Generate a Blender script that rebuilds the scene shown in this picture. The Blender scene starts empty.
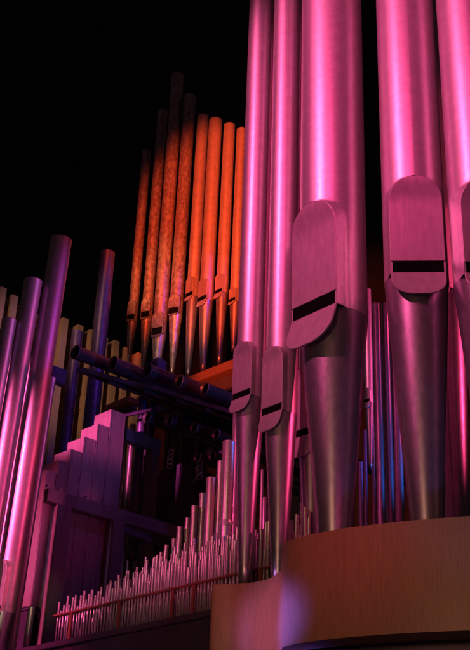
import bpy, bmesh, math, random
from mathutils import Vector, Matrix
random.seed(7)
S = bpy.context.scene
COL = S.collection
R_ = math.radians
# ------------------------------------------------------------------ camera
F = 1120.0                      # focal length in pixels of a 470 x 650 frame
PITCH, AZ, ROLL = R_(26.7), R_(47.5), R_(-2.2)
CAM = Vector((0, 0, 1.6))
fwd = Vector((math.cos(PITCH)*math.cos(AZ), math.cos(PITCH)*math.sin(AZ), math.sin(PITCH)))
rt0 = Vector((math.sin(AZ), -math.cos(AZ), 0))
up0 = rt0.cross(fwd)
rt = rt0*math.cos(ROLL) - up0*math.sin(ROLL)
up = up0*math.cos(ROLL) + rt0*math.sin(ROLL)
cd = bpy.data.cameras.new('camera')
cam = bpy.data.objects.new('camera', cd); COL.objects.link(cam)
cam.matrix_world = Matrix(((rt.x, up.x, -fwd.x, CAM.x), (rt.y, up.y, -fwd.y, CAM.y), (rt.z, up.z, -fwd.z, CAM.z), (0, 0, 0, 1)))
cd.sensor_fit = 'VERTICAL'; cd.sensor_height = 24; cd.lens = 24*F/650
cd.clip_start = .05; cd.clip_end = 200
S.camera = cam
S.view_settings.view_transform = 'Standard'; S.view_settings.look = 'None'
S.view_settings.exposure = 0; S.view_settings.gamma = 1

w = bpy.data.worlds.new('World'); S.world = w; w.use_nodes = True
w.node_tree.nodes['Background'].inputs[0].default_value = (.6, .28, .36, 1)
w.node_tree.nodes['Background'].inputs[1].default_value = .024

def ray(px, py): return (fwd*F + rt*(px-235) + up*(325-py)).normalized()
def atD(px, py, D):
    r = ray(px, py); return CAM + r*(D/math.hypot(r.x, r.y))
def atZ(px, py, z):
    r = ray(px, py); return CAM + r*((z-CAM.z)/r.z)
def atX(px, py, x):
    r = ray(px, py); return CAM + r*((x-CAM.x)/r.x)
def atY(px, py, y):
    r = ray(px, py); return CAM + r*((y-CAM.y)/r.y)
def zat(x, y, py):
    a = Vector((x, y, 0)) - Vector((CAM.x, CAM.y, 0))
    k = (325-py)/F
    # (a.up + dz up.z) = k (a.fwd + dz fwd.z)
    dz = (k*a.dot(fwd) - a.dot(up))/(up.z - k*fwd.z)
    return CAM.z + dz
def mpp(P): return (Vector(P)-CAM).dot(fwd)/F       # metres for one photo pixel at P

# ------------------------------------------------------------------ stage lamps, plus added fill spots
def spot(name, loc, tgt, energy, col, cone, blend=.5, size=.12):
    l = bpy.data.lights.new(name, 'SPOT'); l.energy = energy; l.color = col
    l.spot_size = R_(cone); l.spot_blend = blend; l.shadow_soft_size = size
    o = bpy.data.objects.new(name, l); COL.objects.link(o); o.location = loc
    o.rotation_euler = (Vector(tgt)-Vector(loc)).to_track_quat('-Z', 'Y').to_euler()
    return o
PINK = (1, .13, .46); MAG = (1, .07, .30); BLUE = (.10, .10, 1); VIO = (.32, .08, 1)
spot('spot_pink_key', (-1.3, 3.1, 7.2), atD(368, 155, 4.4), 1150, (1, .075, .29), 32, .6, .05)
spot('spot_key_white', (-1.35, 3.0, 7.2), atD(368, 150, 4.4), 75, (1, .72, .80), 32, .6, .03)  # added beside the key only to whiten the highlights
spot('spot_pink_fill', (.2, 1.0, 6.4), atD(360, 120, 4.4), 220, (1, .05, .26), 32, .7, .3)
spot('spot_pink_rim', (6.2, -.6, 5.0), atD(400, 200, 4.4), 460, (1, .05, .18), 36, .5, .05)
spot('spot_pink_left', (-1.6, 4.2, 5.6), atD(4, 540, 6.2), 2500, (1, .10, .34), 19, .95, .07)
spot('spot_pink_steps', (-1.2, 5.0, 4.2), atD(80, 426, 6.9), 3000, (1, .12, .46), 6.4, .9, .06)
spot('spot_lavender_box', (-1.0, 4.9, 3.2), atD(42, 560, 6.8), 170, (.7, .34, .9), 9, .9, .06)
spot('spot_pink_low', (-1.4, 3.6, 3.4), atD(228, 505, 5.4), 300, (1, .08, .34), 17, .9, .08)
spot('spot_silver', (-.8, 2.2, 3.0), atD(120, 600, 5.7), 60, (1, .55, .62), 12, .9, .05)  # added neutral fill for the tiny pipes
spot('spot_orange', (1.3, 2.7, 5.2), atD(246, 240, 7.7), 3000, (1, .075, .02), 27, .5, .06)
spot('spot_orange_plank', (1.2, 2.5, 3.6), atD(215, 375, 7.2), 700, (1, .10, .02), 6, .8, .05)  # added to brighten the plank
spot('spot_rear_feet', (.4, 2.6, 4.2), atD(182, 338, 7.7), 900, (1, .46, .34), 7.5, .9, .04)  # added to brighten the feet of the rear pipes
spot('spot_cream', (-.5, 1.5, 2.2), atD(6, 592, 6.2), 130, (1, .72, .45), 5, .9, .03)  # added for the cream reflection at the left mouth
spot('spot_copper', (-.4, 3.4, 5.0), atD(160, 280, 7.9), 1100, (1, .34, .14), 8, .9, .04)
spot('spot_violet', (4.5, 3.4, 6.3), atD(92, 330, 7.9), 55, (.24, .07, 1), 24, .6, .05)
spot('spot_violet_left', (4.3, 2.6, 5.2), atD(58, 310, 6.2), 90, (.16, .06, 1), 20, .8, .05)
spot('spot_violet_dim', (4.3, 3.2, 6.6), atD(160, 405, 6.9), 44, (.34, .10, 1), 40, .8, .08)  # added dim fill so that the trumpets show
spot('spot_maroon', (2.2, 1.0, 2.4), atD(100, 530, 6.9), 60, (1, .06, .30), 26, .9, .2)  # added fill for the dark right-hand wood faces
spot('spot_blue_left', (3.9, 2.3, 2.6), atD(22, 540, 6.2), 30, BLUE, 16, .6, .05)
g_ = atD(386, 415, 5.5)
spot('spot_blue_gap', (4.7, 2.7, 3.4), g_, 55, (.05, .20, 1), 60, .8, .05)
spot('spot_blue_plinth', (.9, 4.3, 1.7), atD(262, 628, 4.3), 760, (.16, .11, 1), 7, .9, .05)
spot('spot_mauve_plinth', (-.6, 3.9, 2.2), atD(234, 620, 4.4), 520, (.8, .24, .8), 8, 1, .05)
spot('spot_warm', (-1.4, .6, 2.7), atD(350, 565, 4.6), 150, (1, .45, .27), 30, .8, .3)
spot('spot_violet_feet', (2.9, .5, 2.0), atD(345, 450, 4.6), 26, (.3, .2, 1), 22, .8, .05)  # added violet fill on the facade feet
spot('spot_amber_boards', (1.4, 4.6, 5.6), atD(66, 370, 8.8), 300, (1, .44, .26), 19, .7, .2)

# ------------------------------------------------------------------ materials
def mat(name, base, metallic=0, rough=.5, var=.12, scale=18, bump=.0, bscale=60, stretch=(1, 1, 1), dark=None, spec=.5, rvar=.06, coat=0):
    m = bpy.data.materials.new(name); m.use_nodes = True
    nt = m.node_tree; N = nt.nodes; L = nt.links
    b = N['Principled BSDF']
    b.inputs['Metallic'].default_value = metallic
    b.inputs['Specular IOR Level'].default_value = spec
    b.inputs['Coat Weight'].default_value = coat; b.inputs['Coat Roughness'].default_value = .2
    tc = N.new('ShaderNodeTexCoord'); mp = N.new('ShaderNodeMapping'); mp.inputs['Scale'].default_value = stretch
    geo = N.new('ShaderNodeNewGeometry')
    L.new(geo.outputs['Position'], mp.inputs[0])
    n = N.new('ShaderNodeTexNoise'); n.inputs['Scale'].default_value = scale; n.inputs['Detail'].default_value = 6; n.inputs['Roughness'].default_value = .65
    L.new(mp.outputs[0], n.inputs[0])
    r = N.new('ShaderNodeValToRGB')
    r.color_ramp.elements[0].position = .3; r.color_ramp.elements[1].position = .7
    d = dark or [c*(1-var*1.6) for c in base]
    r.color_ramp.elements[0].color = (*d, 1); r.color_ramp.elements[1].color = (*[min(1, c*(1+var)) for c in base], 1)
    L.new(n.outputs[0], r.inputs[0]); L.new(r.outputs[0], b.inputs['Base Color'])
    mr = N.new('ShaderNodeMapRange'); mr.inputs['To Min'].default_value = rough-rvar; mr.inputs['To Max'].default_value = rough+rvar
    n2 = N.new('ShaderNodeTexNoise'); n2.inputs['Scale'].default_value = scale*1.7; n2.inputs['Detail'].default_value = 4
    L.new(mp.outputs[0], n2.inputs[0]); L.new(n2.outputs[0], mr.inputs[0]); L.new(mr.outputs[0], b.inputs['Roughness'])
    if bump:
        n3 = N.new('ShaderNodeTexNoise'); n3.inputs['Scale'].default_value = bscale; n3.inputs['Detail'].default_value = 3
        L.new(mp.outputs[0], n3.inputs[0])
        bp = N.new('ShaderNodeBump'); bp.inputs['Strength'].default_value = bump; bp.inputs['Distance'].default_value = .01
        L.new(n3.outputs[0], bp.inputs['Height']); L.new(bp.outputs[0], b.inputs['Normal'])
    return m
TIN = mat('polished_tin', (.60, .58, .58), .72, .45, .07, 22, .045, 26, (1, 1, 1.6), coat=.3)
LIP = mat('brushed_lip_tin', (.52, .48, .50), .6, .45, .10, 40, .03, 90, (1, 1, .25))
FOOT = mat('shaded_foot_tin', (.40, .38, .44), .86, .36, .11, 40, .05, 26, (1, 1, .5))  # same tin made darker: shade on the feet put into the material
SPOT = mat('spotted_metal', (.66, .60, .55), .75, .36, .1, 42, .05, 60, (1, 1, .6), dark=(.20, .14, .12))
PLAIN = mat('tin_plain', (.60, .56, .52), .68, .42, .12, 24, .03, 50)
SMALL = mat('small_pipe_tin', (.60, .56, .56), .6, .36, .2, 60)
ZINC = mat('violet_zinc', (.17, .13, .27), .35, .42, .2, 20)  # violet tone set in the base colour
DARKM = mat('dark_trumpet_metal', (.22, .19, .22), .6, .36, .25, 30)
BLACK = mat('opening_shade_black', (.003, .003, .003), 0, .9, .1, 20, spec=.05)  # near black, paints the shade inside openings
BWOOD = mat('stained_wood', (.34, .24, .24), 0, .5, .15, 9, .05, 60, (6, 6, .6))
FRAME = mat('dark_frame_wood', (.22, .16, .17), 0, .5, .18, 9, .05, 60, (6, 6, .8))
PALEW = mat('pale_pine', (.50, .40, .28), 0, .6, .12, 9, .06, 60, (7, 7, .5))
OAK = mat('veneer_oak', (.38, .20, .11), 0, .4, .14, 14, .02, 80, (14, 14, .9), rvar=.04)
ORW = mat('orange_plank_wood', (.62, .30, .12), 0, .5, .12, 12, .05, 60, (1, .4, 6))
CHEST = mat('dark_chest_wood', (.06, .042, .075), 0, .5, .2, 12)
RAIL = mat('red_rack_wood', (.26, .07, .045), 0, .5, .15, 30)
WALLM = mat('black_wall', (.055, .06, .06), 0, .9, .2, 2, spec=.1)
WIRE = mat('steel_wire', (.6, .55, .55), .8, .3, .1, 40)

# ------------------------------------------------------------------ helpers
def link(name, bm, m, parent=None, loc=None, smooth=False):
    me = bpy.data.meshes.new(name); bm.normal_update(); bm.to_mesh(me); bm.free()
    me.materials.append(m)
    if smooth:
        for p in me.polygons: p.use_smooth = True
    o = bpy.data.objects.new(name, me); COL.objects.link(o)
    if parent: o.parent = parent
    if loc is not None: o.location = loc
    return o
def tag(o, label, cat=None, group=None, kind=None):
    if label: o['label'] = label
    if cat: o['category'] = cat
    if group: o['group'] = group
    if kind: o['kind'] = kind
    return o
def empty(name, loc, label, cat, group=None):
    o = bpy.data.objects.new(name, None); COL.objects.link(o); o.location = loc; o.empty_display_size = .05
    return tag(o, label, cat, group)
def box(bm, c, s, rz=0, bev=0):
    """box with centre c, full size s"""
    r = bmesh.ops.create_cube(bm, size=1)
    M = Matrix.Translation(Vector(c)) @ Matrix.Rotation(rz, 4, 'Z') @ Matrix.Diagonal((*s, 1))
    bmesh.ops.transform(bm, matrix=M, verts=r['verts'])
    if bev:
        es = list({e for v in r['verts'] for e in v.link_edges})
        bmesh.ops.bevel(bm, geom=es, offset=bev, segments=2, affect='EDGES')
def nb(): return bmesh.new()
def tube(bm, pts, rad, n=16, caps=True):
    """swept tube through pts with radii"""
    pts = [Vector(p) for p in pts]; rings = []
    for i, p in enumerate(pts):
        d = (pts[min(i+1, len(pts)-1)]-pts[max(i-1, 0)]).normalized()
        a = d.orthogonal().normalized() if abs(d.z) > .99 else d.cross(Vector((0, 0, 1))).normalized()
        b = d.cross(a)
        r = rad[i] if isinstance(rad, (list, tuple)) else rad
        rings.append([bm.verts.new(p+(a*math.cos(2*math.pi*k/n)+b*math.sin(2*math.pi*k/n))*r) for k in range(n)])
    for A, B in zip(rings, rings[1:]):
        for k in range(n): bm.faces.new((A[k], A[(k+1) % n], B[(k+1) % n], B[k]))
    if caps:
        bm.faces.new(rings[0][::-1]); bm.faces.new(rings[-1])
    return rings
def lathe(bm, prof, n=32, cap=False):
    rings = [[bm.verts.new((r*math.cos(2*math.pi*k/n), r*math.sin(2*math.pi*k/n), z)) for k in range(n)] for r, z in prof]
    for A, B in zip(rings, rings[1:]):
        for k in range(n): bm.faces.new((A[k], A[(k+1) % n], B[(k+1) % n], B[k]))
    if cap: bm.faces.new(rings[0][::-1])
    return rings
def sstep(x): x = max(0, min(1, x)); return x*x*(3-2*x)

# ------------------------------------------------------------------ flue pipe with arched mouth
def flue(name, xy, R, zt, z_arch, z_slit1, z_slit0, z_lip, z_toe, r_toe, naz, label, group, mats=(TIN, LIP, FOOT),
         fa=.90, fin=.84, flip=1.24, full=True, toe_show=True):
    """zt pipe top, z_arch top of mouth arch, z_slit1/0 slot top/bottom, z_lip bottom of the lower lip"""
    z0 = z_toe
    root = empty(name, (xy[0], xy[1], z0), label, 'organ pipe', group)
    root.rotation_euler = (0, 0, naz)                  # local +X looks out of the mouth
    A = fa*R
    def hw(z):                                         # half width of the stadium outline
        if z > z_arch: return 0
        h = z_arch-z
        if h < A: return math.sqrt(max(0, A*A-(A-h)**2))
        h2 = z-z_lip
        if h2 < 0: return 0
        rr = A*.72
        if h2 < rr: return A*(.25+.75*math.sqrt(max(0, 1-((rr-h2)/rr)**2))) if h2 > 0 else A*.25
        return A
    def ff(z):                                         # distance of the plate in front of the axis
        h = z_arch-z
        if h < 1.15*A: return R*(fin+(1.0-fin)*(1-sstep(h/(1.15*A)))) 
        if z < z_slit0:
            q = (z_slit0-z)/(z_slit0-z_lip); return R*(fin+(flip-fin)*q**1.15)
        return R*fin
    n_in, n_out, n_bl = 10, 56, 6
    ft = R_(66)
    def row(bm, z, Rc, wgt=1, inset=.035, flat=False):
        h = hw(z); out = []
        h = max(h, .01*R)
        f = (R*fin if flat else ff(z))-inset*R if z <= z_arch else R
        ex, ey = f, h
        rr = math.hypot(ex, ey)
        if rr < Rc: ex = math.sqrt(max(0, Rc*Rc-ey*ey))    # edge lies on the cylinder
        inside = []
        for i in range(n_in+1):
            t = -h+2*h*i/n_in
            x = f if z <= z_arch else math.sqrt(max(0, Rc*Rc-t*t))
            if i in (0, n_in): x = ex
            p = Vector((x, t))
            if wgt < 1:
                if abs(p.y) > Rc*.8: p.y *= (wgt+(1-wgt)*Rc*.8/abs(p.y)); t = p.y
                q = Vector((math.sqrt(max(0, Rc*Rc-min(abs(t), Rc*.98)**2)), t))
                p = p.lerp(q, 1-wgt)
            inside.append(p)
        e = inside[-1]; a0 = math.atan2(e.y, e.x)
        tgt = Vector((Rc*math.cos(ft), Rc*math.sin(ft)))
        bl = []
        for k in range(1, n_bl+1):
            s = k/n_bl; a = a0+(ft-a0)*s
            circ = Vector((Rc*math.cos(a), Rc*math.sin(a)))
            lin = e.lerp(tgt, s)
            o_ = lin if lin.length > circ.length else circ
            bl.append(circ.lerp(o_, wgt) if wgt < 1 else o_)
        left = bl
        rest = [Vector((Rc*math.cos(a), Rc*math.sin(a))) for a in [ft+(2*math.pi-2*ft)*k/n_out for k in range(1, n_out)]]
        pts = inside+left+rest+[Vector((p.x, -p.y)) for p in reversed(left)]
        return [bm.verts.new((p.x, p.y, z-z0)) for p in pts]
    def skin(bm, rows, zs, lo=-99):
        for j in range(len(rows)-1):
            a, b = rows[j], rows[j+1]; n = len(a)
            for k in range(n):
                bm.faces.new((a[k], a[(k+1) % n], b[(k+1) % n], b[k]))
        bm.edges.ensure_lookup_table()
        for j in range(len(rows)-1):
            if lo <= min(zs[j], zs[j+1]) < z_arch:
                for c in (0, n_in):
                    e = bm.edges.get((rows[j][c], rows[j+1][c]))
                    if e: e.smooth = False
    # body
    bm = nb()
    zs = [z_slit0, z_slit0+(z_slit1-z_slit0)*.5, z_slit1]
    za = z_arch-A
    zs += [z_slit1+(za-z_slit1)*k/6 for k in range(1, 7)]
    zs += [za+A*math.sin(math.pi/2*k/14) for k in range(1, 15)]
    zs += [z_arch+.002*R, z_arch+.03*R, z_arch+.1*R]
    nz = max(2, int((zt-z_arch)/.4)); zs += [z_arch+(zt-z_arch)*k/nz for k in range(1, nz+1)]
    rows = [row(bm, z, R) for z in zs]
    skin(bm, rows, zs)
    # a small rolled rim and wall thickness at the open top
    top = rows[-1]; c = Vector((0, 0, zt-z0))
    inner = [bm.verts.new((v.co.x*.93, v.co.y*.93, v.co.z)) for v in top]
    inn2 = [bm.verts.new((v.co.x, v.co.y, v.co.z-min(.3, (zt-z_arch)*.3))) for v in inner]
    for a, b in ((top, inner), (inner, inn2)):
        for k in range(len(a)): bm.faces.new((a[k], a[(k+1) % len(a)], b[(k+1) % len(a)], b[k]))
    for k in range(len(top)):
        for pr in ((top[k], top[(k+1) % len(top)]), (inner[k], inner[(k+1) % len(top)])):
            e = bm.edges.get(pr); 
            if e: e.smooth = False
    link('body', bm, mats[0], root, smooth=True)
    # foot
    bm = nb()
    def Rf(z): 
        q = (z_slit0-z)/(z_slit0-z_toe); return (R*.995)*(1-q)+r_toe*q
    zs = [z_toe+(z_lip-z_toe)*k/8 for k in range(9)]+[z_lip+(z_slit0-z_lip)*k/16 for k in range(1, 17)]
    rows = []
    for z in zs:
        q = (z-z_lip)/(z_slit0-z_lip)
        rc = Rf(z); cl = ff(z)-.085*R if q > 0 else 9
        rows.append([bm.verts.new((min(rc*math.cos(a), cl), rc*math.sin(a), z-z0)) for a in [2*math.pi*k_/96 for k_ in range(96)]])
    skin(bm, rows, zs, 99)
    for r_ in rows[:1]: bm.faces.new(r_[::-1])
    link('foot', bm, mats[2], root, smooth=True)
    # lips: slabs that follow the stadium outline
    def slab(nm, za_, zb_, th, m):
        bm = nb(); fr, bk = [], []
        steps = 22; zz = []
        for k in range(steps+1):
            s = k/steps
            s = .5-.5*math.cos(math.pi*s)
            zz.append(za_+(zb_-za_)*s)
        for z in zz:
            h = max(hw(min(z, z_arch-.001*R)), .04*R)*.992; f = ff(z)
            fr.append([bm.verts.new((f, -h+2*h*i/8, z-z0)) for i in range(9)])
            bk.append([bm.verts.new((f-th*R, -h+2*h*i/8, z-z0)) for i in range(9)])
        for a, b in zip(range(len(zz)-1), range(1, len(zz))):
            for i in range(8):
                bm.faces.new((fr[a][i], fr[a][i+1], fr[b][i+1], fr[b][i]))
                bm.faces.new((bk[a][i], bk[b][i], bk[b][i+1], bk[a][i+1]))
            bm.faces.new((fr[a][0], fr[b][0], bk[b][0], bk[a][0])); bm.faces.new((fr[a][8], bk[a][8], bk[b][8], fr[b][8]))
        for a in (0, len(zz)-1):
            for i in range(8): bm.faces.new((fr[a][i], bk[a][i], bk[a][i+1], fr[a][i+1]))
        bmesh.ops.recalc_face_normals(bm, faces=bm.faces[:])
        es = [e for e in bm.edges if e.is_manifold and e.calc_face_angle(0) > .7]
        bmesh.ops.bevel(bm, geom=es, offset=.012*R, segments=1, affect='EDGES')
        for e in bm.edges:
            if e.is_manifold and e.calc_face_angle(0) > .5: e.smooth = False
        return link(nm, bm, m, root, smooth=True)
    slab('upper_lip', z_slit1, z_arch-.01*R, .05, mats[1])
    slab('lower_lip', z_lip, z_slit0, .07, mats[1])
    bm = nb(); box(bm, (R*(fin-.035), 0, (z_slit0+z_slit1)/2-z0), (.03*R, A*1.86, (z_slit1-z_slit0)*1.02))
    link('mouth_slot_shade', bm, BLACK, root)  # black block stands for the shade inside the slot
    return root

NX = math.pi                    # mouths that look along -X (left and towards the viewer)
def flue_px(name, c, D, wpx, ytop, yarch, ys1, ys0, ylip, ytoe, wtoe, naz, label, group, **k):
    """c: a pixel on the axis, at the horizontal distance D; the other values are pixel rows on the mouth / axis"""
    P = atD(c[0], c[1], D); R = wpx/2*mpp(P)
    m = Vector((P.x+math.cos(naz)*R*.9, P.y+math.sin(naz)*R*.9))
    zz = lambda y: zat(m.x, m.y, y)
    zt = zat(P.x, P.y, ytop); ztoe = zat(P.x, P.y, ytoe)
    return flue(name, (P.x, P.y), R, zt, zz(yarch), zz(ys1), zz(ys0), zz(ylip), ztoe, wtoe/2*mpp((P.x, P.y, ztoe)), naz, label, group, **k)

# ------------------------------------------------------------------ setting: dark wall far behind
bm = nb(); c = fwd.copy(); c.z = 0; c.normalize()
box(bm, (c.x*17, c.y*17, 6), (.3, 40, 24), AZ)
tag(link('back_wall', bm, WALLM), None, kind='structure')

# ------------------------------------------------------------------ curved plinth
ref = atD(343, 529, 4.10); ZT = ref.z
tops = [(283, 545), (285, 542.5), (290, 540), (300, 537), (318, 533), (343, 528.5), (370, 525), (401, 521.5), (435, 518.5), (470, 516), (520, 512.5), (580, 509)]
curve = [atZ(x, y, ZT) for x, y in tops]
first = curve[0]
ZB = zat(ref.x, ref.y, 638)
def smooth_curve(c, n=6):
    out = []
    for i in range(len(c)-1):
        p0, p1, p2, p3 = c[max(i-1, 0)], c[i], c[i+1], c[min(i+2, len(c)-1)]
        for k in range(n):
            t = k/n
            out.append(.5*((2*p1)+(-p0+p2)*t+(2*p0-5*p1+4*p2-p3)*t*t+(-p0+3*p1-3*p2+p3)*t**3))
    out.append(c[-1]); return out
def band(name, curve, zt, zb, back, m, parent=None):
    """a solid whose front follows curve; back is an offset vector"""
    bm = nb(); n = len(curve)
    ft = [bm.verts.new((p.x, p.y, zt)) for p in curve]; fb = [bm.verts.new((p.x, p.y, zb)) for p in curve]
    bt = [bm.verts.new((p.x+back.x, p.y+back.y, zt)) for p in curve]; bb = [bm.verts.new((p.x+back.x, p.y+back.y, zb)) for p in curve]
    for i in range(n-1):
        bm.faces.new((ft[i], ft[i+1], fb[i+1], fb[i])); bm.faces.new((bt[i], bb[i], bb[i+1], bt[i+1]))
        bm.faces.new((ft[i], bt[i], bt[i+1], ft[i+1])); bm.faces.new((fb[i], fb[i+1], bb[i+1], bb[i]))
    for i in (0, n-1): bm.faces.new((ft[i], fb[i], bb[i], bt[i]))
    bmesh.ops.recalc_face_normals(bm, faces=bm.faces[:])
    for e in bm.edges:
        if e.is_manifold and e.calc_face_angle(0) > .6: e.smooth = False
    return link(name, bm, m, parent, smooth=True)
bk = Vector((c.x, c.y, 0))
cs = smooth_curve(curve, 6)
pl = empty('curved_plinth', (ref.x, ref.y, ZB), 'curved brown veneered plinth under the large pink pipes with a lower step at left', 'plinth')
def kid(o, p): 
    o.parent = p; o.matrix_parent_inverse = Matrix.Translation(-p.location); return o
kid(band('tall_panel', cs, ZT, ZB, bk*.16, OAK), pl)
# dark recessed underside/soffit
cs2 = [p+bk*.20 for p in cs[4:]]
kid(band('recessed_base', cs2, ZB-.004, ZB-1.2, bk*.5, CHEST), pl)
e0 = curve[0]; r2 = atD(284, 567, math.hypot(e0.x, e0.y)+.03); ZL = r2.z
low = [(212, 585), (213.5, 584.4), (222, 584.2), (235, 584), (250, 582.8), (262, 580.5), (270, 578), (276, 575), (279.5, 572), (284, 567)]
lc = [atZ(x, y, ZL) for x, y in low]
lcs = smooth_curve(lc, 5)
kid(band('low_panel', lcs, ZL, ZL-.9, bk*.12, OAK), pl)
# the rounded return that joins low and tall panels
a = lcs[-1]; b = cs[0]

# ------------------------------------------------------------------ large front pipes
G = 'large polished facade pipes behind the curved plinth'
flue_px('organ_pipe', (252.2, 330), 4.75, 29.3, -190, 342, 391, 397, 413, 592, 11, NX, 'slender pink facade pipe furthest left, arched mouth beside the orange plank', G)
flue_px('organ_pipe', (282.3, 340), 4.62, 31.8, -230, 347, 405.5, 412.5, 432, 590, 13, NX, 'slender pink facade pipe directly left of the widest pipe', G)
flue_px('organ_pipe', (312, 410), 4.85, 27, -200, 366, 428, 435, 458, 600, 10, NX, 'mostly hidden facade pipe peeking out left of the widest pipe foot', G)
flue_px('organ_pipe', (333, 260), 4.42, 67, -300, 204, 299, 312, 349, 620, 22, NX-.03, 'widest pink facade pipe with a long tilted arched mouth and dark grey foot', G)
n4 = math.atan2(-ref.y, -ref.x)+R_(1)
P4 = atD(412, 260, 4.25); n4 = math.atan2(-P4.y, -P4.x)+R_(5)
flue_px('organ_pipe', (414.5, 240), 4.30, 62.5, -300, 177, 259.5, 271, 297, 620, 22, n4, 'pink facade pipe with arched mouth turned straight to the viewer', G, fa=.84, fin=.83, flip=1.16)
flue_px('organ_pipe', (485, 240), 4.20, 68, -300, 178, 261, 272, 296, 620, 22, n4+R_(4), 'pink facade pipe cut off by the right edge of the picture', G, fa=.84, fin=.83, flip=1.16)

# ------------------------------------------------------------------ plain open pipe (mouth out of view)
def plain_pipe(name, p, zt, zb, R, m, label, group, n=40, lean=0, cat='organ pipe', cap=False):
    root = empty(name, (p[0], p[1], zb), label, cat, group)
    bm = nb(); h = zt-zb
    rings = lathe(bm, [(R, 0), (R, h*.5), (R, h-.004), (R*1.02, h-.003), (R*1.02, h)] + ([(R*.9, h+.002)] if cap else [(R*.9, h), (R*.88, h-.25)]), n)
    if cap: bm.faces.new(rings[-1])
    for e in bm.edges:
        if e.is_manifold and e.calc_face_angle(0) > .5: e.smooth = False
    link('body', bm, m, root, smooth=True)
    return root

# left cluster -------------------------------------------------------
G = 'pink pipes rising at the left edge'
def lean(o, P, a=1.7):
    M = Matrix.Translation(P) @ Matrix.Rotation(R_(a), 4, Vector((fwd.x, fwd.y, 0)).normalized()) @ Matrix.Translation(-P) @ Matrix.Translation(o.location) @ o.rotation_euler.to_matrix().to_4x4()
    o.location = M.translation; o.rotation_euler = M.to_euler(); return o
def left_pipe(c, D, wpx, ytop, label, mouth=None, fz=.88):
    P = atD(c[0], c[1], D)
    if mouth:
        return lean(flue_px('organ_pipe', c, D, wpx, ytop, *mouth, 700, 9, NX, label, G), P)
    R = wpx/2*mpp(P)
    return lean(plain_pipe('organ_pipe', P, zat(P.x, P.y, ytop), zat(P.x, P.y, 690), R, TIN, label, G), P)
left_pipe((39.5, 380), 6.20, 22.5, 240, 'tallest pink pipe at left with a blue edge, dented above its mouth', (560, 607, 612, 640))
left_pipe((17, 380), 6.14, 19, 281, 'middle pink pipe of the left cluster, top level with the pale board ends')
left_pipe((-1, 380), 6.10, 15, 320, 'shortest wide pink pipe at the left edge of the picture')
left_pipe((8, 380), 6.32, 8, 324, 'thin pink pipe squeezed between two wide ones at the left edge')
left_pipe((28, 390), 6.34, 8, 350, 'thin pink pipe between the tallest and the middle left pipes')
left_pipe((46, 420), 6.45, 8, 378, 'narrow dark magenta pipe just right of the tallest left pipe')
left_pipe((30, 622), 6.5, 7, 607, 'short lavender pipe standing under the wide wooden box pipe')
left_pipe((50, 622), 6.75, 4, 606, 'thin short dark pipe beside the frame post at lower left')

# ------------------------------------------------------------------ wind chest and rack of small pipes
cr = atD(210, 610, 5.0); ZC = cr.z; XC = cr.x
pL = atX(-60, 662, XC)
chest = empty('wind_chest', (XC, cr.y-.8, ZC-.8), 'long dark wind chest running across the bottom left under the small pipes', 'wind chest')
bm = nb(); y0, y1 = cr.y-.8, pL.y+.5
box(bm, (XC+.45, (y0+y1)/2, ZC-.40), (.9, y1-y0, .8), 0, .004)
kid(link('chest_body', bm, CHEST), chest)
bm = nb(); box(bm, (XC-.008, (y0+y1)/2, ZC-.018), (.02, y1-y0, .03), 0, .003)
kid(link('top_moulding', bm, CHEST), chest)

XR = XC+.05
def onrack(px, py, x=None):
    return atX(px, py, XR if x is None else x)
# rail: thin board with slots, standing on short posts
ra, rb = onrack(56, 618), onrack(284, 563)
rail = empty('rack_board', (XR, rb.y, ZC), 'thin red rack board threaded by the rows of small pipes', 'rack board')
bm = nb()
zr = (ra.z+rb.z)/2
zr = zat(XR, onrack(150, 595).y, 595)
box(bm, (XR+.045, (ra.y+rb.y)/2, zr), (.13, ra.y-rb.y, .010), 0, .002)
kid(link('board', bm, RAIL), rail)
for px in (75, 122, 174.5, 195.5, 262):
    q = onrack(px, 600)
    bm = nb(); box(bm, (XR-.014, q.y, (ZC+zr)/2-.003), (.010, .018, zr-ZC-.008), 0, .002)
    kid(link('post', bm, RAIL), rail)

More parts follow.
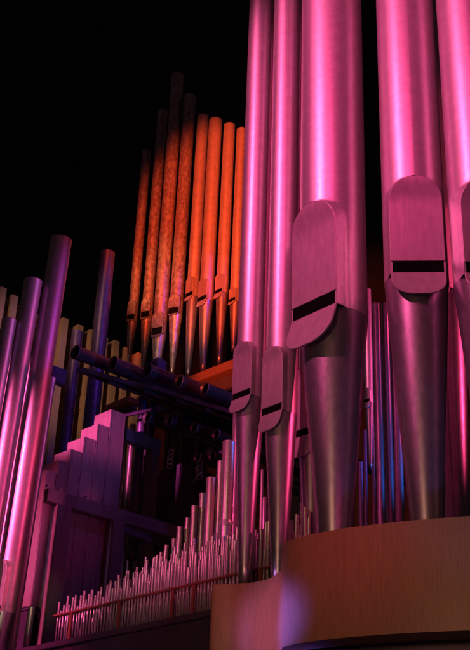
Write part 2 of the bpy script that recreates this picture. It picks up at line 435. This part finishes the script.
def small_mesh(h, rb_, rt_, foot):
    """toe at 0: tapering foot, mouth notch, thin body"""
    bm = nb()
    lathe(bm, [(rt_*.45, 0), (rt_*.98, foot), (rt_*1.08, foot+.0015), (rt_, foot+.003), (rt_, h-.004), (rt_*1.05, h-.003), (rt_*1.05, h), (rt_*.8, h), (rt_*.78, h-.02)], 12, True)
    return bm
def env(px):   # tops of the smallest pipes in the picture
    P = [(56, 606), (75, 599), (100, 590), (120, 580), (133, 570), (150, 562), (170, 556), (190, 549), (215, 540), (240, 535), (262, 528), (285, 520), (310, 512)]
    for (a, ya), (b_, yb) in zip(P, P[1:]):
        if a <= px <= b_: return ya+(yb-ya)*(px-a)/(b_-a)
    return P[-1][1]
tiny = []
for rowi, (dx, lab) in enumerate(((0, 'tiny tin pipe in the front row of the rack board above the dark chest'), (.045, 'tiny tin pipe in the second row of the rack board above the dark chest'), (.09, 'tiny tin pipe in the rear row of the rack board above the dark chest'))):
    ya, yb = onrack(58, 620).y, onrack(300, 560).y
    n = 74
    for i in range(n):
        y = ya+(yb-ya)*(i+.33*rowi)/(n-1)+random.uniform(-.002, .002)
        x = XR+dx+random.uniform(-.003, .003)
        # picture column of this foot
        v = Vector((x, y, zr))-CAM; px = 235+F*v.dot(rt)/v.dot(fwd)
        if px > 312: continue
        zt_ = zat(XR, onrack(px, 600).y, env(px))
        hh = zt_-ZC
        hh *= .97 + (.07, -.14, .0)[i % 3] + random.uniform(-.13, .10) + rowi*.07
        r = (.0046+.0020*(hh/.4))*random.uniform(.85, 1.15)
        o = link('small_pipe', small_mesh(hh, r, r, random.uniform(.10, .13)*(1 if hh > .2 else .8)), SMALL, None, (x, y, ZC), True)
        tag(o, lab, 'small pipe', lab.split(' of the')[0].replace('tiny tin pipe in', 'tiny pipes of'))

# medium pipes rising behind the tiny ones
G = 'staircase of medium pink pipes behind the tiny ones'
med = [(229, 442, 10), (220.8, 461.5, 6), (211, 478, 7.5), (202.7, 493.5, 5.5), (194.5, 506, 5.5), (187.6, 518, 4.2), (180, 527, 5), (174, 538.7, 3.6), (166.5, 545, 3.8), (161, 552, 3), (238.5, 415, 9), (155, 557, 3),
       (265, 498, 5), (271, 486, 4), (303, 490, 5), (307, 505, 4), (262.5, 470, 3), (276, 510, 4)]
names = ['second tallest medium pipe left of the slender facade pipe', 'thin medium pipe just left of the second tallest', 'third tallest broad medium pipe in the staircase', 'medium pipe fourth step down the staircase', 'medium pipe fifth step down the staircase', 'thin medium pipe sixth step down the staircase', 'medium pipe seventh step down the staircase', 'thin medium pipe eighth step down the staircase', 'medium pipe ninth step down beside the dark frame rail', 'thin tenth medium pipe near the bottom of the staircase', 'tallest medium pipe touching the foot of the leftmost facade pipe', 'last lowest medium pipe at the left end of the staircase',
         'medium pipe seen between the feet of the two slender facade pipes', 'thinner medium pipe between the two slender facade feet, close to the right foot', 'pink pipe seen left of the narrow hidden foot', 'small pink pipe close beside the narrow hidden foot', 'faint thin pipe touching the leftmost facade foot', 'short thin pipe behind the second facade foot']
XM = XR+.22
for k, (px, py, wp) in enumerate(med):
    P = atX(px, py, XM+(.05 if k % 2 else 0)+(.12 if k == 10 else 0)); R = wp*.62*mpp(P)
    if True:
        root = empty('medium_pipe', (P.x, P.y, ZC), names[k], 'organ pipe', G)
        bm = nb(); h = P.z-ZC; f = .17
        lathe(bm, [(R, f), (R, h-.004), (R*1.03, h-.003), (R*1.03, h), (R*.88, h), (R*.86, h-.06)], 20); link('body', bm, PLAIN if k % 3 else SMALL, root, smooth=True)
        bm = nb(); lathe(bm, [(R*.3, 0), (R*.99, f)], 20, True); link('foot', bm, FOOT, root, smooth=True)
        bm = nb(); zz = max(f+.02, h*.45)
        tube(bm, [(-R*1.0, R*.9, f+.01), (-R*1.5, R*1.3, f+.04)], R*.25, 8); link('ear', bm, SMALL, root)
        if wp > 5:   # tuning slide with a little wing
            bm = nb(); lathe(bm, [(R*1.0, h*.52), (R*1.06, h*.52), (R*1.06, h*.52+.03), (R*1.0, h*.52+.03)], 20); box(bm, (0, -R*1.35, h*.52+.012), (.004, R*.9, .016)); link('tuning_collar', bm, SMALL, root)

# ------------------------------------------------------------------ stepped wooden pipes and their frame
A = atD(58.7, 459.7, 6.75); YA = A.y
def onw(px, py, y=None): return atY(px, py, YA if y is None else y)
corners = [(111.4, 409), (98, 423.4), (84.5, 436.3), (71, 448.7), (58.7, 459.7)]
G = 'stepped wooden pipes with pink ends'
step_lab = ['tallest stepped wooden pipe, topmost pink end', 'second tallest stepped wooden pipe below the topmost pink end', 'middle one of the stepped wooden pipes', 'fourth stepped wooden pipe counted from the tallest', 'shortest of the narrow stepped wooden pipes, beside the wide box pipe']
xs = [onw(*c_) for c_ in corners]
end = onw(126, 419)
wr = (atX(95, 414, xs[0].x).y-YA)         # width along the row direction
for k, q in enumerate(xs):
    x0 = q.x; x1 = (end.x if k == 0 else xs[k-1].x)-.003
    root = empty('wooden_pipe', ((x0+x1)/2, YA+wr/2, ZC), step_lab[k], 'wooden pipe', G)
    bm = nb(); h = q.z-ZC
    t = .012; cx, cy = (x1-x0), wr
    for (bx, by, sx, sy) in ((-(cx-t)/2, 0, t, cy), ((cx-t)/2, 0, t, cy), (0, -(cy-t)/2, cx-2*t+.002, t-.001), (0, (cy-t)/2, cx-2*t+.002, t-.001)):
        box(bm, (bx, by, h/2), (sx, sy, h), 0, .001)
    link('body', bm, BWOOD, root)
    bm = nb(); box(bm, (0, 0, h-.06), (cx-2*t-.002, cy-2*t-.002, .03)); link('stopper', bm, PALEW, root)
# wide box pipe at the near end
q = onw(46, 469, YA); fr0 = onw(50, 500)
xb0 = onw(46.5, 469).x; xb1 = xs[-1].x-.004
wy = atX(28, 474, xb0).y-YA
zb = zat(xb0, YA+wy*.5, 608)
root = empty('wooden_box_pipe', (xb0, YA+wy/2, zb), 'wide lavender lit wooden box pipe hanging at the low end of the stepped pipes', 'wooden pipe')
bm = nb(); box(bm, ((xb1-xb0)/2, 0, (q.z-zb)/2), (xb1-xb0, wy, q.z-zb), 0, .004); link('body', bm, BWOOD, root)
bm = nb(); box(bm, ((xb1-xb0)/2, 0, -.008), (xb1-xb0-.02, wy-.02, .016)); link('bottom_cap', bm, CHEST, root)
kb = empty('shade_board', (xb0+.02, YA+wy/2, ZC), 'added dark board standing for the shade under the wide wooden box pipe', 'board')  # added over the lit step front; its dark colour stands for shade
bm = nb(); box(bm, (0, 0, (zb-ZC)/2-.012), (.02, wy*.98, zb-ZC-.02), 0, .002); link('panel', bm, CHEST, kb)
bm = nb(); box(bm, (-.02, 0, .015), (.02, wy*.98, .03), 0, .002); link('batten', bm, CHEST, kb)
# frame in front of the stepped pipes
YF = YA-.05
f0, f1 = atY(47, 487, YF), atY(174, 549, YF)
zf = zat(atY(90, 508, YF).x, YF, 508)
fr = empty('support_frame', (f0.x, YF, ZC), 'dark maroon wooden frame with posts and rails in front of the stepped pipes', 'frame')
bm = nb(); xe = atY(176, 550, YF).x
box(bm, ((f0.x+xe)/2, YF, zf), (xe-f0.x, .05, .085), 0, .003); kid(link('rail', bm, FRAME), fr)
for px, wd in ((60, .10), (116, .09)):
    x = atY(px, 520, YF).x
    bm = nb(); box(bm, (x, YF-.004, (zf-.0435+ZC)/2), (wd, .075, zf-.0435-ZC), 0, .003); kid(link('post', bm, FRAME), fr)
for k, px in enumerate((49, 62, 74, 86, 99, 113)):       # screw hooks along the rail
    q = atY(px, 484+7.8*k, YF-.02)
    bm = nb(); tube(bm, [(q.x, YF-.0, zf+.043), (q.x, YF-.004, zf+.062)], .004, 8); tube(bm, [(q.x, YF-.018, zf+.060), (q.x, YF+.01, zf+.060)], .006, 8)
    kid(link('hook', bm, WIRE), fr)
# second bay of the frame, further in
YG = YA+.10
g = empty('walkway_frame', (atY(124, 430, YG).x, YG, ZC), 'dark open frame right of the stepped pipes with a post and two rails', 'frame')
xa, xb_ = atY(124, 430, YG).x, atY(158, 449, YG).x
zg1 = zat((xa+xb_)/2, YG, 441); zg2 = zat(atY(145, 532, YG).x, YG, 535)
bm = nb(); box(bm, ((xa+xb_)/2, YG, zg1), (xb_-xa, .06, .085), 0, .003); kid(link('upper_rail', bm, FRAME), g)
xc_ = atY(186, 552, YG).x
bm = nb(); box(bm, ((xa+xc_)/2, YG, zg2), (xc_-xa, .06, .08), 0, .003); kid(link('lower_rail', bm, FRAME), g)
bm = nb(); box(bm, (xb_-.04, YG+.002, (zg1-.0435+ZC)/2), (.07, .07, zg1-.0435-ZC), 0, .003); kid(link('post', bm, FRAME), g)
# dark cabinet behind, plus the light bracket on it
q = atD(180, 490, 7.6)
cb = empty('dark_cabinet', (q.x, q.y, ZC), 'black cabinet in the gap between frame post and medium pipes', 'cabinet')
m_ = mpp(q); z0_, z1_ = zat(q.x, q.y, 560), zat(q.x, q.y, 474)
bm = nb(); box(bm, (0, 0, (z0_+z1_)/2-ZC), (.30, 50*m_, z1_-z0_), 0, .006); link('cabinet_body', bm, CHEST, cb)
bm = nb(); box(bm, (-.155, 12*m_, z1_-ZC-.02), (.01, 14*m_, .03), 0, .002); link('name_strip', bm, PALEW, cb)

# ------------------------------------------------------------------ pale wooden boards behind
G = 'pale wooden pipes standing in a receding row behind'
bt = [((-22, 295), (-9, 279)), ((-9, 296), (1, 286)), ((-4, 300), (12.5, 294)), ((19, 303), (28, 300)), ((34, 316), (44, 311)), ((50, 323), (63.4, 317)), ((65, 329), (78.3, 324)), ((81, 331.5), (90.8, 329)), ((94, 339), (103, 336)), ((106, 345), (114.7, 339.5)), ((117, 349), (125, 346.5)), ((129, 356), (138, 352))]
bl_ = ['pale wooden pipe standing furthest left, behind the shortest pink pipe', 'pale wooden pipe second from the left edge', 'pale wooden pipe left of the middle pink pipe', 'narrow pale wooden pipe just left of the middle pink pipe top', 'pale wooden pipe hidden behind the tallest pink pipe', 'pale wooden pipe immediately right of the tallest pink pipe', 'pale wooden pipe behind the short violet pipe', 'pale wooden pipe right of the short violet pipe', 'pale wooden pipe mostly hidden left of the tall violet pipe', 'pale wooden pipe immediately right of the tall violet pipe', 'pale wooden pipe beside the leftmost brown pipe foot', 'pale wooden pipe seen behind the brown pipe feet']
for k, ((xl, yl), (xr, yr)) in enumerate(bt):
    D = 8.2+.115*k
    q = atD(xr, yr, D); l = atX(xl-7, yl, q.x)
    wd = abs(l.y-q.y); zt_ = q.z
    zlo = zat(q.x, q.y, 560)
    root = empty('pale_wooden_pipe', (q.x+.03, q.y+wd/2, zlo), bl_[k], 'wooden pipe', G)
    bm = nb(); hh = zt_-zlo; t = .01
    mid = zat(q.x, q.y, yr+62+(k*7) % 11)-zlo
    for (bx, by, sx, sy) in ((-.025, 0, .01, wd), (.025, 0, .01, wd), (0, -(wd-t)/2, .042, t-.001), (0, (wd-t)/2, .042, t-.001)): box(bm, (bx, by, hh/2), (sx, sy, hh), 0, .001)
    link('body', bm, PALEW, root)
    bm = nb(); box(bm, (0, 0, hh-.05), (.038, wd-.022, .03)); link('stopper', bm, PALEW, root)
    bm = nb(); box(bm, (-.036, 0, mid-.06), (.012, wd*.92, .12), 0, .002); link('cover_board', bm, PALEW, root)

# violet pipes in front of the boards
G = 'violet pipes before the pale boards'
for (c_, D, wp, yt, lab) in (((107, 262), 7.9, 14.5, 253, 'tall violet pipe with a closed top, crossed by the longest trumpet'), ((76, 345), 7.9, 11, 332, 'short violet pipe right of the tallest pink pipe'), ((138, 470), 7.4, 9, 395, 'violet pipe behind the small metal bracket, left of two')
        , ((148, 470), 7.5, 7, 395, 'violet pipe behind the small metal bracket, right of two'), ((388, 420), 5.6, 8, 304, 'blue lit upright pipe in the gap between the two widest facade pipes'), ((397, 420), 5.5, 9, 304, 'dark upright pipe left of the front facing facade pipe foot'), ((379, 420), 5.7, 8, 304, 'dark blue pipe beside the small pink pipe in the gap')):
    P = atD(c_[0], c_[1], D); R = wp/2*mpp(P)
    plain_pipe('violet_pipe' if D > 7 else 'upright_pipe', P, zat(P.x, P.y, yt), zat(P.x, P.y, 560), R, ZINC if D > 7 else FOOT, lab, G if D > 7 else 'upright pipes in the gap between the two widest facade pipes', cap=True)
# bracket block beside the tallest left pipe
q = atD(57, 376, 6.9); m_ = mpp(q)
b_ = empty('pipe_holder', q, 'dark violet block holding the tallest left pipe against the boards', 'bracket')
bm = nb(); box(bm, (0, 0, 0), (.12, 8*m_, 17*m_), 0, .006); link('block', bm, ZINC, b_)
bm = nb(); tube(bm, [(-.07, .0, .03), (-.075, .05, .03)], .008, 8); link('pin', bm, WIRE, b_)
q = atD(158, 367, 7.25); m_ = mpp(q)
b_ = empty('stopper_block', q, 'violet square block under the dark notched brown pipe', 'block')
bm = nb(); box(bm, (0, 0, 0), (.09, .09, 12*m_), 0, .005); link('block_body', bm, ZINC, b_)
bm = nb(); box(bm, (0, 0, 6*m_+.008), (.06, .06, .016), 0, .003); link('cap', bm, ZINC, b_)

# ------------------------------------------------------------------ orange lit ranks
G = 'orange lit tin pipes on the orange plank'
flue_px('organ_pipe', (196, 240), 7.6, 12.0, 117, 277, 292, 296, 301, 379, 5, NX, 'orange pipe with a clean round top, furthest left and tallest of four', G, mats=(PLAIN, LIP, FOOT))
flue_px('organ_pipe', (209.5, 240), 7.45, 14.0, 121, 279, 296, 300, 307, 372, 5, NX, 'broadest orange pipe, second of the four with clean tops', G, mats=(PLAIN, LIP, FOOT))
flue_px('organ_pipe', (224.5, 240), 7.4, 12.0, 125.5, 274, 289, 292.5, 299, 364, 4.5, NX, 'third orange pipe with a high arched mouth', G, mats=(PLAIN, LIP, FOOT))
flue_px('organ_pipe', (237.5, 240), 7.35, 10.5, 130, 288, 298, 301, 305, 352, 4.5, NX, 'dull orange pipe touching the leftmost pink facade pipe', G, mats=(PLAIN, LIP, FOOT))
G = 'brown spotted pipes with dark notches'
flue_px('organ_pipe', (141, 220), 8.1, 9.5, 152, 300, 314, 319, 322, 366, 3, NX+.4, 'leftmost and shortest brown spotted pipe', G, mats=(SPOT, SPOT, SPOT))
flue_px('organ_pipe', (154.5, 220), 8.0, 10.5, 112, 298, 311, 317, 320, 372, 3, NX+.4, 'brown spotted pipe second from the left', G, mats=(SPOT, SPOT, SPOT))
flue_px('organ_pipe', (167.5, 220), 7.75, 13.5, 76, 312, 327, 334, 338, 382, 4, NX+.4, 'tallest brown spotted pipe fading into the dark, with the lowest notch', G, mats=(SPOT, SPOT, SPOT))
flue_px('organ_pipe', (182, 220), 7.7, 13.0, 97, 294, 307, 313, 316, 376, 3.5, NX+.4, 'brown spotted pipe next to the clean orange pipes', G, mats=(SPOT, SPOT, SPOT))
# plank under them
a1, a2 = atD(243, 366, 7.2), None
zpl = a1.z
a2 = atZ(158, 399, zpl)
dv = (a2-a1); ang = math.atan2(dv.y, dv.x); ln = dv.length
pk = empty('orange_plank', (a1+a2)/2, 'orange brown plank carrying the feet of the orange pipes', 'plank')
bm = nb(); box(bm, (0, 0, 0), (ln*1.35, .16, .07), ang, .004); link('board', bm, ORW, pk)
bm = nb(); box(bm, (0, .07, -.09), (ln*1.3, .04, .1), ang, .003); link('batten', bm, FRAME, pk)
q = atD(122, 406, 8.0)
pk = empty('short_orange_plank', q, 'short end of orange board seen right of the topmost pink step', 'plank')
bm = nb(); box(bm, (0, 0, 0), (.12, .30, .05), 0, .004); link('board', bm, ORW, pk)
bm = nb(); box(bm, (.02, 0, -.06), (.04, .28, .065), 0, .003); link('batten', bm, FRAME, pk)

# ------------------------------------------------------------------ horizontal trumpets
G = 'dark horizontal trumpets pointing out of the organ'
def trumpet(px, py, D, wp, L, label, m=DARKM, droop=.0):
    q = atD(px, py, D); R = wp*.56*mpp(q)
    root = empty('horizontal_trumpet', q, label, 'trumpet pipe', G)
    bm = nb()
    rings = []
    prof = [(0, R*1.06), (.012, R*1.06), (.014, R), (.35, R*.95), (L*.7, R*.86), (L, R*.75)]
    inner = [(0.0, R*.96), (.35, R*.8)]
    def rg(x, r): return [bm.verts.new((x, r*math.cos(2*math.pi*k/32), r*math.sin(2*math.pi*k/32))) for k in range(32)]
    seq = [rg(*inner[1]), rg(*inner[0])]+[rg(*p) for p in prof]
    for a_, b__ in zip(seq, seq[1:]):
        for k in range(32): bm.faces.new((a_[k], b__[k], b__[(k+1) % 32], a_[(k+1) % 32]))
    for e in bm.edges:
        if e.is_manifold and e.calc_face_angle(0) > .5: e.smooth = False
    bm.faces.new(seq[-1])
    bmesh.ops.recalc_face_normals(bm, faces=bm.faces[:])
    o = link('bell', bm, m, root, smooth=True)
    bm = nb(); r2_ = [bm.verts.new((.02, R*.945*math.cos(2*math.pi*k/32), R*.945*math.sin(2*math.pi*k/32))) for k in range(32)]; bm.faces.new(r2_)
    link('opening', bm, BLACK, root)  # black disc paints the dark inside of the bell
    bm = nb(); tube(bm, [(L*.5, 0, -R*.7), (L*.5, 0, -R*1.6)], R*.2, 8); box(bm, (L*.5, 0, -R*1.7), (.03, R*2.2, R*.3)); link('cradle', bm, CHEST, root)
    return root
trumpet(75, 352, 7.0, 12.5, 1.9, 'longest horizontal trumpet, open end over the short violet pipe')
trumpet(112.5, 363, 6.95, 12.5, 1.7, 'second horizontal trumpet, open end beside the tall violet pipe')
trumpet(147, 370, 6.9, 12, 1.5, 'third horizontal trumpet, open end below the violet block')
trumpet(178.5, 380.5, 6.8, 11.5, 1.3, 'fourth horizontal trumpet, open end below the broad orange pipe foot')
trumpet(204, 388, 6.7, 11, 1.1, 'fifth horizontal trumpet, open end nearest the leftmost facade pipe')
trumpet(146.5, 417, 7.1, 11, 1.6, 'leftmost lower trumpet, open end against the pale metal bracket')
trumpet(168.7, 420, 7.0, 10.5, 1.5, 'second lower trumpet right of the metal bracket')
trumpet(183.6, 418, 7.3, 9, 1.4, 'dim lower trumpet set back between two others')
trumpet(193.5, 427, 6.9, 10, 1.4, 'lower trumpet under the dim set back one')
trumpet(203, 421, 7.2, 9, 1.3, 'dim small lower trumpet above the pair with rings')
trumpet(215.5, 434, 6.8, 9.5, 1.3, 'lowest right trumpet of the lower row')
trumpet(224, 422, 7.1, 9, 1.2, 'lower trumpet closest to the leftmost facade pipe mouth')
trumpet(197, 457, 7.1, 9, 1.2, 'bottom trumpet with wire rings, left of two')
trumpet(212, 456, 7.1, 9, 1.2, 'bottom trumpet with wire rings, right of two')
# sloping board that carries the upper trumpets
mp_ = [atD(*v) for v in ((66, 352, 7.02), (75, 352, 7.0), (112.5, 363, 6.95), (147, 370, 6.9), (178.5, 380.5, 6.8), (204, 388, 6.7), (232, 396, 6.6))]
bd = empty('trumpet_board', mp_[1], 'broad dark sloping board carrying the upper trumpets', 'board')
bm = nb(); rows_ = []
for k, q in enumerate(mp_):
    o_ = Vector((.10, 0, -.085)); q = q+o_-mp_[1]
    rows_.append([bm.verts.new(q), bm.verts.new(q+Vector((1.9, 0, 0))), bm.verts.new(q+Vector((1.9, 0, -.03))), bm.verts.new(q+Vector((0, 0, -.03)))])
for a_, b__ in zip(rows_, rows_[1:]):
    for k in range(4): bm.faces.new((a_[k], a_[(k+1) % 4], b__[(k+1) % 4], b__[k]))
bm.faces.new(rows_[0]); bm.faces.new(rows_[-1][::-1])
bmesh.ops.recalc_face_normals(bm, faces=bm.faces[:])
link('board', bm, DARKM, bd)
for k in range(1, 6):
    q = (mp_[k]+mp_[k+1])/2-mp_[1]
    bm = nb(); tube(bm, [q+Vector((.14, 0, -.13)), q+Vector((1.9, 0, -.13))], .017, 12); link('wind_tube', bm, DARKM, bd, smooth=True)
# pale bracket bar
q = atD(140, 413, 7.25); m_ = mpp(q)
b_ = empty('metal_bracket', q, 'pale lavender metal bar bracket left of the lower trumpets', 'bracket')
bm = nb(); y1_ = atX(124, 411, q.x).y; y0_ = atX(160, 412, q.x).y
e1, e2 = atD(124, 410, 7.3), atD(161, 414, 7.1); e2.z = e1.z = (e1.z+e2.z)/2
dv = e2-e1; an = math.atan2(dv.y, dv.x)
box(bm, (0, 0, 0), (dv.length, .02, .022), an, .002); link('bar', bm, ZINC, b_); b_.location = (e1+e2)/2
bm = nb(); box(bm, (-dv.x/2, -dv.y/2, -.07), (.014, .014, .12), an, .002); link('drop_leg', bm, ZINC, b_)
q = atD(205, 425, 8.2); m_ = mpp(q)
dk = empty('added_dark_panel', q, 'added dark panel hiding the reddish lit wall behind the lower trumpets', 'panel')  # added to hide reddish light spilled on the wall behind
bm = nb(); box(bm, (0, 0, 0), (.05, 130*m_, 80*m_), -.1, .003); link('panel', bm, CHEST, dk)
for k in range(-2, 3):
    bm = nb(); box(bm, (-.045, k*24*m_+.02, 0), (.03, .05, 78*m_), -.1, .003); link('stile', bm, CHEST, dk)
# coils of wire
for (px, py, D, lab) in ((171, 452, 7.0, 'loose coil of shiny wire rings hanging beside the frame post'), (200, 463, 6.95, 'coil of steel rings hanging below the trumpets over the medium pipes')):
    q = atD(px, py, D); m_ = mpp(q)
    bm = nb()
    for k in range(4):
        pts = [((-4+8*.5)*0+.0+.3*m_*math.sin(t*3), 4.5*m_*math.cos(t), (-k*5+2.2*math.sin(t))*m_) for t in [math.pi*2*j/24 for j in range(25)]]
        tube(bm, pts, .35*m_, 6)
    tube(bm, [(0, 4.5*m_, 6*m_), (0, 4.5*m_, -16*m_)], .3*m_, 6)
    tag(link('wire_coil', bm, WIRE, None, q, True), lab, 'wire coil')
q = atD(196, 478, 6.9); m_ = mpp(q)
bm = nb(); tube(bm, [(0, 7*m_, -5*m_), (0, -6*m_, 4*m_)], .5*m_, 8); tube(bm, [(0, -6*m_, 4*m_), (0, -8*m_, 3*m_)], 1.0*m_, 8)
tag(link('tuning_rod', bm, WIRE, None, q, True), 'thin steel rod slanting up under the steel rings', 'rod')

# inner pipes glimpsed behind the frame and the trumpets
G = 'inner pipes glimpsed through the frame'
inner = [(127, 500, 6, 425, 7.6, 'reddish inner pipe directly right of the stepped wooden pipes', PLAIN), (133.5, 500, 5, 415, 7.7, 'gold brown inner pipe inside the frame opening', SPOT), (140, 500, 4, 445, 7.5, 'thin pale inner pipe in the middle of the frame opening', PLAIN), (154, 500, 5, 450, 8.2, 'pink inner pipe glimpsed past the frame post', TIN), (121, 500, 4, 440, 7.8, 'dark red inner pipe touching the tallest stepped pipe', PLAIN)]
for (px, py, wp, yt, D, lab, m__) in inner:
    P = atD(px, py, D); R = wp/2*mpp(P)
    plain_pipe('inner_pipe', P, zat(P.x, P.y, yt), zat(P.x, P.y, 640), R, m__, lab, G, 24)
G = 'small pipes in the gap between the two widest facade pipes'
flue_px('organ_pipe', (369, 400), 5.35, 9, 290, 388, 399, 402, 408, 470, 3, NX, 'small pink pipe with a mouth, right of the widest pipe foot', G)
for (px, py, wp, yt, yb, lab, m__) in ((361, 500, 5, 462, 560, 'short blue pipe touching the widest pipe foot', ZINC), (366, 500, 4, 430, 560, 'thin dark pipe behind the small pink pipe', ZINC), (374, 500, 4, 300, 560, 'long thin dark pipe right of the small pink pipe', DARKM)):
    P = atD(px, py, 5.5); plain_pipe('gap_pipe', P, zat(P.x, P.y, yt), zat(P.x, P.y, yb), wp/2*mpp(P), m__, lab, G, 24)
P = atD(451, 430, 4.95)
flue_px('organ_pipe', (452, 430), 5.0, 44, -200, 200, 285, 292, 312, 600, 20, NX, 'dark magenta pipe standing behind the two rightmost facade pipes', 'large polished facade pipes behind the curved plinth', mats=(TIN, LIP, FOOT))
